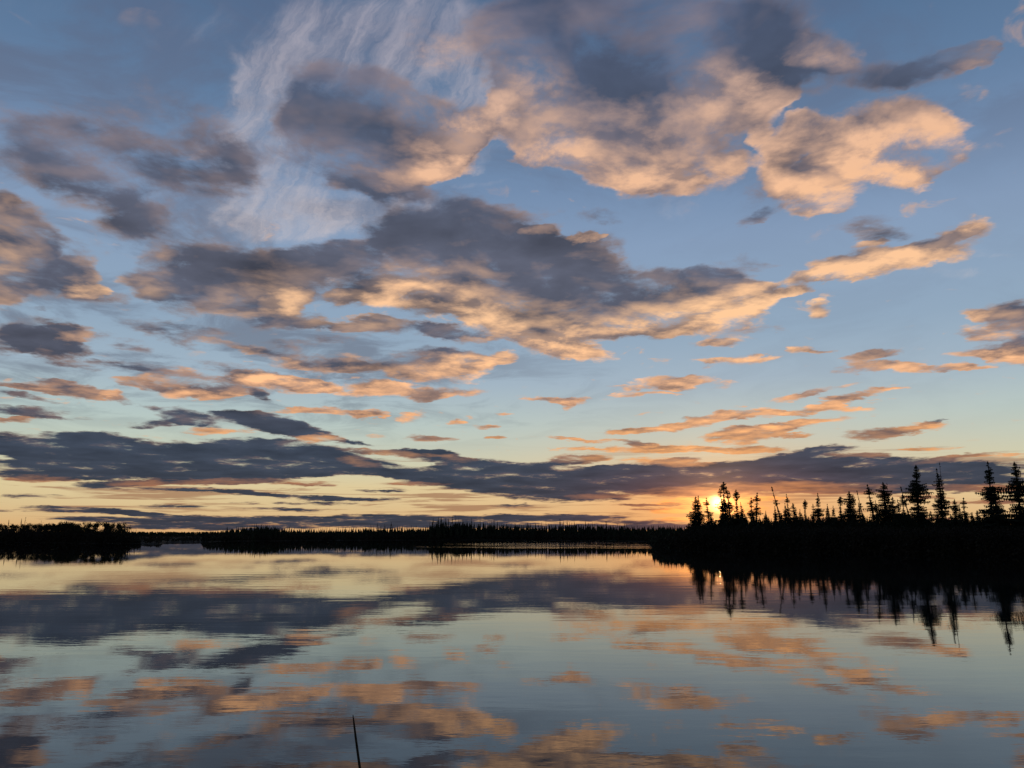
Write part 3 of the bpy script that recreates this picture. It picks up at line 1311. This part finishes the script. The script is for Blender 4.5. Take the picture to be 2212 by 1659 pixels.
Z4 = lambda zx, zy: (414.7 + zx * .25, 1071.4 + zy * .25)
Z5 = lambda zx, zy: (915.8 + zx * .25, 1071.4 + zy * .25)
SKY_ = interp([(440, 1152), (452, 1149), (470, 1144), (490, 1140), (520, 1137), (545, 1135), (565, 1133), (590, 1135), (615, 1139), (665, 1141), (700, 1141), (752, 1140), (800, 1138),
               (850, 1137), (900, 1138), (922, 1136), (932, 1128), (950, 1126), (1000, 1126), (1030, 1129), (1060, 1130), (1090, 1132), (1150, 1133), (1200, 1132), (1260, 1131), (1300, 1132), (1350, 1134), (1430, 1136), (1500, 1138)])
FS = [
    (*Z4(425, 250), 'lone pointed spruce on the left slope of the low far hill'),
    (*Z4(605, 236), 'highest spruce tip on the far hill left of centre'),
    (*Z4(1545, 238), 'thin spruce spike midway along the far shore, left of the ragged pair'),
    (*Z4(1603, 232), 'dark spruce spike standing left of the square-topped clump on the far shore'),
    (*Z4(1665, 240), 'blunt spruce in the square-topped clump on the far shore'),
    (*Z4(1722, 220), 'tallest spruce on the stretch left of the central grove'),
    (*Z5(80, 190), 'leftmost tall spruce of the central grove on the far shore'),
    (*Z5(125, 178), 'second spruce of the central grove, broad with a sharp tip'),
    (*Z5(150, 182), 'third spruce of the central grove, close beside the broad one'),
    (*Z5(185, 188), 'spruce in the middle of the central grove with a rounded tip'),
    (*Z5(212, 192), 'small spruce in the dip of the central grove'),
    (*Z5(245, 174), 'tall dense spruce right of the dip in the central grove'),
    (*Z5(275, 168), 'tallest thin spire of the central grove on the far shore'),
    (*Z5(300, 180), 'spruce just right of the tallest thin spire of the central grove'),
    (*Z5(337, 200), 'rightmost full spruce of the central grove'),
    (*Z5(372, 206), 'first spruce past the right end of the central grove'),
    (*Z5(412, 188), 'sharp tall spruce just right of the central grove'),
    (*Z5(485, 207), 'single pointed spruce a little right of the central grove'),
    (*Z5(583, 208), 'left one of two close spires right of the central grove'),
    (*Z5(606, 204), 'right one of two close spires right of the central grove'),
    (*Z5(635, 216), 'low spruce right of the two close spires on the far shore'),
    (*Z5(715, 228), 'short far spruce left of the even stretch of trees'),
    (*Z5(895, 230), 'small spike on the even stretch of the far shore'),
    (*Z5(962, 230), 'left of three small spikes before the far shore spire'),
    (*Z5(1015, 225), 'middle of three small spikes before the far shore spire'),
    (*Z5(1054, 208), 'thin spike left of the tall spire on the far shore'),
    (*Z5(1175, 190), 'tall dark spire on the far shore left of the wooded point'),
    (*Z5(1205, 210), 'small spruce close right of the tall far shore spire'),
    (*Z5(1237, 206), 'rounded spruce two trees right of the tall far shore spire'),
    (*Z5(1297, 190), 'needle-thin bare spike on the far shore'),
    (*Z5(1395, 214), 'short spike right of the needle-thin one on the far shore'),
    (*Z5(1455, 226), 'tiny spike between the short one and the last far spruce'),
    (*Z5(1573, 212), 'last clear spruce on the far shore before the wooded point'),
]
for i, (x, y, lab) in enumerate(FS):
    far_spruce(x, y, random.uniform(6, 20), lab, wide=.55 if 'thin' in lab else 1.0)
x = 452
while x < 1500:
    far_spruce(x, SKY_(x) + rf.uniform(-3.5, 4), rf.uniform(8, 40), 'small dark spruce in the unbroken line of the far shore', 'spruces of the far shore line', wide=1.15)
    x += rf.uniform(4.0, 6.0)
# the wood behind them, one dark mass
V, Fc = [], []
rw = random.Random(77)
x = 440.0
while x < 1520:
    for k in range(3):
        px_s = x + rw.uniform(-3, 3)
        a = azel(px_s, 1160)[0]
        r = float(shore(a)) + rw.uniform(3, 60)
        zb = gheight(a, r) - .2
        e = azel(px_s, SKY_(px_s) + 3 + rw.uniform(0, 12))[1]
        Hh = CAMH + r * math.tan(RAD(e)) - zb
        b = pol(a, r, zb)
        w = rw.uniform(1.2, 2.2)
        for t in range(7):
            z = Hh * t / 7.5
            ww = w * (1 - t / 8)
            for q in range(4):
                an = 6.283 * (q + rw.random()) / 4
                i0 = len(V)
                V += [b + Vector((0, 0, z + Hh * .28)), b + Vector((ww * math.cos(an - .8), ww * math.sin(an - .8), z)), b + Vector((ww * math.cos(an + .8), ww * math.sin(an + .8), z))]
                Fc.append((i0, i0 + 1, i0 + 2))
    x += 2.0
tag(link('far_wood', mesh('far_wood', V, Fc, M_NEEDLE)), 'dark spruce wood behind the far shoreline', kind='stuff')
thicket('far_brush', 440, 1520, lambda x: 1152, (.5, 12), 2600, 1.1, 23, M_TWIG, 'low dark brush along the far waterline')

# --- left shore: poplars with rounded crowns, a few spruces, a snag, low bushes
def poplar_mesh(seed, H, W, clear=.35, dens=1.0):
    r = random.Random(seed)
    TV, TF = [], []
    lean = r.uniform(-.05, .05)
    zs = [H * i / 6 * .92 for i in range(7)]
    ax = lambda z: Vector((lean * z + .1 * math.sin(z * .7 + seed), .1 * math.cos(z * .6 + seed), z))
    tube(TV, TF, [ax(z) for z in zs], [.17 * (1 - i / 7) + .03 for i in range(7)], 6)
    V, Fc = [], []
    tips = []
    for k in range(15):
        z = H * (clear + (1 - clear) * (.05 + .85 * r.random()))
        t = r.uniform(0, 6.28)
        q = (z / H - clear) / (1 - clear)
        L = W * math.sin(math.pi * min(1, .18 + .78 * q)) * r.uniform(.6, 1.0)
        c = ax(z * .86)
        e = c + Vector((L * math.cos(t), L * math.sin(t), L * r.uniform(.3, .8)))
        s = Vector((-math.sin(t), math.cos(t), 0)) * .05
        b = len(TV)
        TV += [c + s, c - s, e, c + Vector((0, 0, .06)), c - Vector((0, 0, .06))]
        TF += [(b, b + 1, b + 2), (b + 3, b + 4, b + 2)]
        tips.append((e, L)); tips.append((c.lerp(e, .6), L))
    tips.append((Vector((ax(H * .9))), W * .5))
    for e, L in tips:
        for i in range(int(26 * dens)):
            c = e + Vector((r.gauss(0, .42), r.gauss(0, .42), r.gauss(0, .36))) * max(.5, W * .42)
            if c.z > H: c.z = H - r.random() * .3
            a = r.uniform(0, 6.28); w = r.uniform(.12, .26)
            d = Vector((math.cos(a), math.sin(a), r.uniform(-.5, .5))) * w
            u = Vector((-math.sin(a) * .3, math.cos(a) * .3, 1)) * w
            b = len(V)
            V += [c - d, c + d, c + u, c - u * .7]
            Fc += [(b, b + 1, b + 2), (b, b + 3, b + 1)]
    return mesh('poplar_trunk', TV, TF, M_BARK), mesh('poplar_crown', V, Fc, M_LEAF)


POP = [poplar_mesh(50 + i, 10.0, (2.3, 2.8, 1.9, 3.2)[i % 4], (.28, .34, .38, .25)[i % 4], 1.7) for i in range(6)]


def place_poplar(px, py, depth, label, group=None, wide=1.0):
    a, e = azel(px, py)
    r = float(shore(a)) + depth
    zb = gheight(a, r) - .1
    H = max(CAMH + r * math.tan(RAD(e)) - zb, 2.0)
    root = bpy.data.objects.new('poplar_tree', None)
    COL.objects.link(root)
    root.location = pol(a, r, zb)
    root.rotation_euler = (0, 0, random.uniform(0, 6.28))
    s = H / 10
    root.scale = (s * wide, s * wide, s)
    t, c = random.choice(POP)
    link('trunk', t, root); link('crown', c, root)
    tag(root, label, 'tree', group)


Z3 = lambda zx, zy: (zx * .25, 1071.4 + zy * .25)
for zx, zy, w, lab in [
    (470, 226, 1.1, 'leftmost poplar of the rounded clump on the left shore'),
    (520, 220, 1.2, 'poplar on the left shoulder of the rounded clump on the left shore'),
    (575, 215, 1.25, 'highest domed poplar of the rounded clump on the left shore'),
    (625, 218, 1.2, 'poplar on the right shoulder of the rounded clump on the left shore'),
    (690, 232, .9, 'small poplar in the dip right of the rounded clump'),
    (730, 222, 1.0, 'poplar just right of the dip on the left shore'),
    (785, 222, .95, 'poplar with light showing around its trunk, left of the broad one'),
    (855, 215, 1.1, 'left half of the broad pair of poplars on the left shore'),
    (905, 215, 1.15, 'right half of the broad pair of poplars on the left shore'),
    (940, 226, .8, 'narrow poplar close right of the broad pair'),
    (985, 228, .85, 'third poplar from the right end of the left shore wood'),
    (1025, 227, .8, 'second poplar from the right end of the left shore wood'),
    (1078, 225, 1.0, 'last rounded poplar at the right end of the left shore wood')]:
    x, y = Z3(zx, zy)
    place_poplar(x, y, random.uniform(4, 12), lab, wide=w * .95)
for zx in (-120, -60, 10, 50, 110, 150, 210, 260, 300, 340, 390, 430, 500, 550, 605, 660):
    x, y = Z3(zx, 236 + random.uniform(-6, 8))
    place_poplar(x, y, random.uniform(8, 22), 'low dark poplar in the even wood of the left shore', 'poplars of the left shore wood', wide=1.1)
for zx, zy, w, lab in [(78, 203, 1.0, 'small spruce poking above the wood at the left edge'), (188, 193, 1.1, 'bushy spruce tip left of the bare snag on the left shore'), (358, 210, .5, 'tiny thin spruce tip left of the rounded poplar clump')]:
    x, y = Z3(zx, zy)
    far_spruce(x, y, 10, lab, wide=w)
x, y = Z3(225, 184)
place_spruce(x, y, 9, 'snag', 'bare broken snag standing above the left shore wood', wide=1.6, name='dead_snag')
thicket('left_shore_brush', -60, 305, interp([(-60, 1140), (240, 1142), (270, 1144), (285, 1158), (345, 1168)]), (.3, 26), 3000, .8, 24, M_TWIG, 'dark brush filling the left shore under the poplars')
# bare thin saplings past the end of the left wood
rb = random.Random(9)
for i in range(9):
    zx = 1105 + i * 16 + rb.uniform(-5, 5)
    x, y = Z3(zx, 252 + i * 6 + rb.uniform(-8, 8))
    far_spruce(x, y, rb.uniform(3, 9), 'thin bare sapling past the right end of the left shore wood', 'bare saplings at the end of the left shore', wide=.35)

# --- low marsh and the farthest wooded ridge seen through the gap on the left
thicket('marsh_scrub', 270, 520, lambda x: 1166, (.5, 700), 6000, .7, 25, M_TWIG, 'low dark marsh scrub in the gap between the shores')
V, Fc = [], []
rw = random.Random(78)
for i in range(1500):
    px_s = rw.uniform(-60, 1500)
    a = azel(px_s, 1160)[0]
    r = rw.uniform(1050, 1250)
    zb = gheight(a, r) - .3
    e = azel(px_s, 1148.5 + rw.uniform(-1.2, 2))[1]
    Hh = CAMH + r * math.tan(RAD(e)) - zb
    b = pol(a, r, zb)
    for t in range(4):
        z = Hh * t / 4.4
        ww = rw.uniform(2.5, 4.5) * (1 - t / 5)
        for q in range(3):
            an = 6.283 * (q + rw.random()) / 3
            i0 = len(V)
            V += [b + Vector((0, 0, z + Hh * .3)), b + Vector((ww * math.cos(an - 1), ww * math.sin(an - 1), z)), b + Vector((ww * math.cos(an + 1), ww * math.sin(an + 1), z))]
            Fc.append((i0, i0 + 1, i0 + 2))
tag(link('distant_ridge_wood', mesh('distant_ridge_wood', V, Fc, M_NEEDLE)), 'farthest low wooded ridge on the horizon', kind='stuff')

# --- foreground: one dry stalk standing out of the water
d0 = 6.0
tip = ray(762.5, 1545); bot = ray(778, 1664)
tp = camo.location + tip * (d0 / tip.y)
bp = camo.location + bot * (d0 / bot.y)
slope = (bp - tp)
mid = ray(769, 1598); mp = camo.location + mid * (d0 / mid.y)
k = (bp.z + .25) / (tp.z - bp.z)
base = bp + Vector(((bp.x - mp.x) * 1.1 * k + .01, .03, 0)); base.z = -.25
V, Fc = [], []
pts = [base, base.lerp(bp, .5), bp, mp, tp.lerp(mp, .35), tp]
tube(V, Fc, pts, [.0125, .0115, .0100, .0085, .0068, .0035], 8)
tag(link('dry_stalk', mesh('dry_stalk', V, Fc, M_REED, True)), 'single thin dark stalk leaning slightly left out of the near water', 'stalk')

# --- the shores go on beyond the view on both sides
thicket('shore_brush_beyond', 2330, 3500, interp([(2330, 1130), (2800, 1110), (3500, 1100)]), (.2, 40), 5000, .8, 41, M_TWIG, 'dark brush carrying the right shore on past the view')
thicket('left_brush_beyond', -1100, -60, lambda x: 1138, (.3, 26), 2600, .9, 42, M_TWIG, 'dark brush carrying the left shore on past the view')
rx_ = random.Random(44)
x = 2345
while x < 3100:
    place_spruce(x, 1095 + rx_.uniform(-55, 25), rx_.uniform(6, 24), rx_.choice(('cone', 'column', 'thin')),
                 'short dark spruce in the crowded row below the tall tips of the point', 'short spruces crowding the wooded point', wide=1.2)
    x += rx_.uniform(14, 26)
